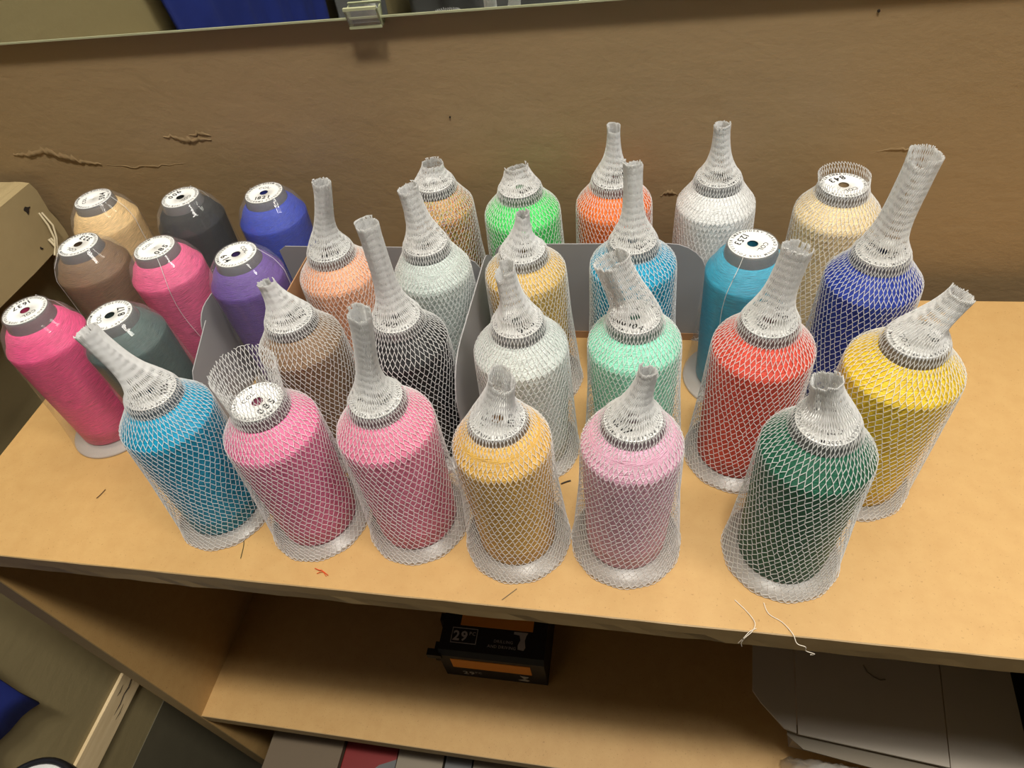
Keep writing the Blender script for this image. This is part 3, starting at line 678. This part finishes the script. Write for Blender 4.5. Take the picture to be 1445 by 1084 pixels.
# ---------------------------------------------------------------- things below the lower shelf
ZB = ZF + .0302
def low_box(name, label, cat, x0, x1, y0, y1, zt_, mat):
    t = thing(name, label, cat, ((x0 + x1) / 2, (y0 + y1) / 2, ZB)); w = (x1 - x0) / 2; d = (y1 - y0) / 2
    box('box_body', (-w, w, -d, d, 0, zt_ - ZB - .002), mat, t, .001)
    box('box_lid', (-w - .0008, w + .0008, -d - .0008, d + .0008, zt_ - ZB - .002, zt_ - ZB), mat, t, .0005)
    return t
low_box('cardboard_box', 'brown grey cardboard box standing under the lower shelf at left', 'box', -.408, -.322, .10, .38, -.452, SHADED_CARD)
rt_ = thing('red_carton', 'red carton with a grey curved front under the lower shelf', 'box', (-.286, .22, ZB))
box('box_body', (-.034, .028, -.085, .15, 0, .262), SHADED_RED, rt_, .001)
prism('grey_print', [(-.012, -.086), (.0285, -.086), (.0285, -.058), (.010, -.066)], 2, .262, .2624, GREY_CLOTH, rt_)
wp = low_box('paper_packet', 'white packet with a bar code under the lower shelf', 'packet', -.2545, -.204, .12, .36, -.452, SHADED_PAPER)
for i, w in enumerate((1, 2, 1, 1, 3, 1, 2, 1, 1, 2)):
    box('bar', (-.012 + i * .0022, -.012 + i * .0022 + .0006 * w, -.110, -.092, -.452 - ZB, -.452 - ZB + .0003), INK, wp)
low_box('dark_packet', 'dark mottled packet beside the white bar coded one', 'packet', -.200, -.172, .12, .36, -.453, GREY_CLOTH)
low_box('paper_packet', 'plain white packet right of the dark mottled packet', 'packet', -.169, -.09, .12, .36, -.454, SHADED_PAPER)

# round white lid with a black rim, low at left
ld = thing('tall_tub', 'tall white tub with a black rim at the lower left frame corner', 'tub', (-.487, .035, ZF))
def lathe_plain(name, prof, mat, parent, seg=48): return lathe(name, prof, mat, parent, (0, 0), seg)
lathe_plain('tub_body', [(.0001, .002), (.040, .002), (.043, .51), (.042, .51)], WHITE_P, ld)
lathe_plain('tub_lid', [(.0001, .519), (.039, .519), (.041, .516)], WHITE_P, ld)
lathe_plain('tub_rim', [(.040, .510), (.040, .519), (.0425, .521), (.0455, .518), (.0455, .508), (.040, .508)], BLACK_PL, ld)

# ---------------------------------------------------------------- cloth at left and what the mirror shows
def drape(name, label, cat, loc, w, h, d, mat, seed, lean=0):
    """a garment hung over a stand: folded closed surface"""
    t = thing(name, label, cat, loc); rng = np.random.RandomState(seed); ph = rng.rand(6) * 6.28
    seg, rows = 72, 26; V = []
    for k in range(rows):
        f = k / (rows - 1)
        env = math.sin(min(1, f * 4 + .02) * PI / 2) * (1 - .12 * math.sin(PI * f))
        if k == rows - 1: env = .98
        for i in range(seg):
            a = 2 * PI * i / seg
            fold = 1 + (.10 * math.sin(7 * a + ph[0] + 2 * f) + .06 * math.sin(13 * a + ph[1])) * min(1, f * 2.2)
            V.append((w * env * fold * math.cos(a) + lean * f, d * env * fold * math.sin(a), h * (1 - f)))
    F = [(k * seg + i, (k + 1) * seg + i, (k + 1) * seg + (i + 1) % seg, k * seg + (i + 1) % seg) for k in range(rows - 1) for i in range(seg)]
    me = mesh_np('cloth_body', V, F); link('cloth_body', me, mat, t, True); return t
gt = drape('grey_garment', 'charcoal garment draped over a chair, seen in the mirror', 'garment', (-.325, -.66, ZF), .215, .95, .12, GREY_CLOTH, 5)
def hanging(name, label, poly, x0, mat, seed):
    """cloth hung flat on the left wall with soft vertical folds; poly lists (y, z_bottom) from front to back, top at z .34"""
    rng = np.random.RandomState(seed); ph = rng.rand(4) * 6.28; V = []; n2 = 22; ys = np.linspace(poly[0][0], poly[-1][0], 60)
    for y in ys:
        zb = np.interp(y, [p[0] for p in poly], [p[1] for p in poly])
        for k in range(n2):
            v = k / (n2 - 1); z = .34 + (zb - .34) * v
            V.append((x0 + .004 * math.sin(y * 75 + ph[0] + v) * (.3 + v) + .0025 * math.sin(y * 160 + ph[1] - 2 * v) * v, y + .006 * math.sin(z * 22 + ph[2]), z))
    F = [(i * n2 + k, (i + 1) * n2 + k, (i + 1) * n2 + k + 1, i * n2 + k + 1) for i in range(59) for k in range(n2 - 1)]
    o = link(name, mesh_np(name, V, F), mat, None, True)
    md = o.modifiers.new('thickness', 'SOLIDIFY'); md.thickness = .003; md.offset = 0
    tag(o, label, 'garment'); return o
hanging('blue_garment', 'royal blue garment hanging on the left wall, its corner showing low at the frame edge', [(-.27, -.21), (0, -.195), (.0842, -.228), (.128, -.2434)], -.545, BLUE_CLOTH, 2)
hanging('grey_garment', 'charcoal garment hanging beside the blue one on the left wall', [(-.52, -.25), (-.285, -.22)], -.530, GREY_CLOTH, 6)
hk = box('cloth_hook', (XL, -.520, -.090, -.082, .335, .345), BLACK_PL, None, .001); tag(hk, 'small dark hook on the left wall holding the blue cloth', 'hook')
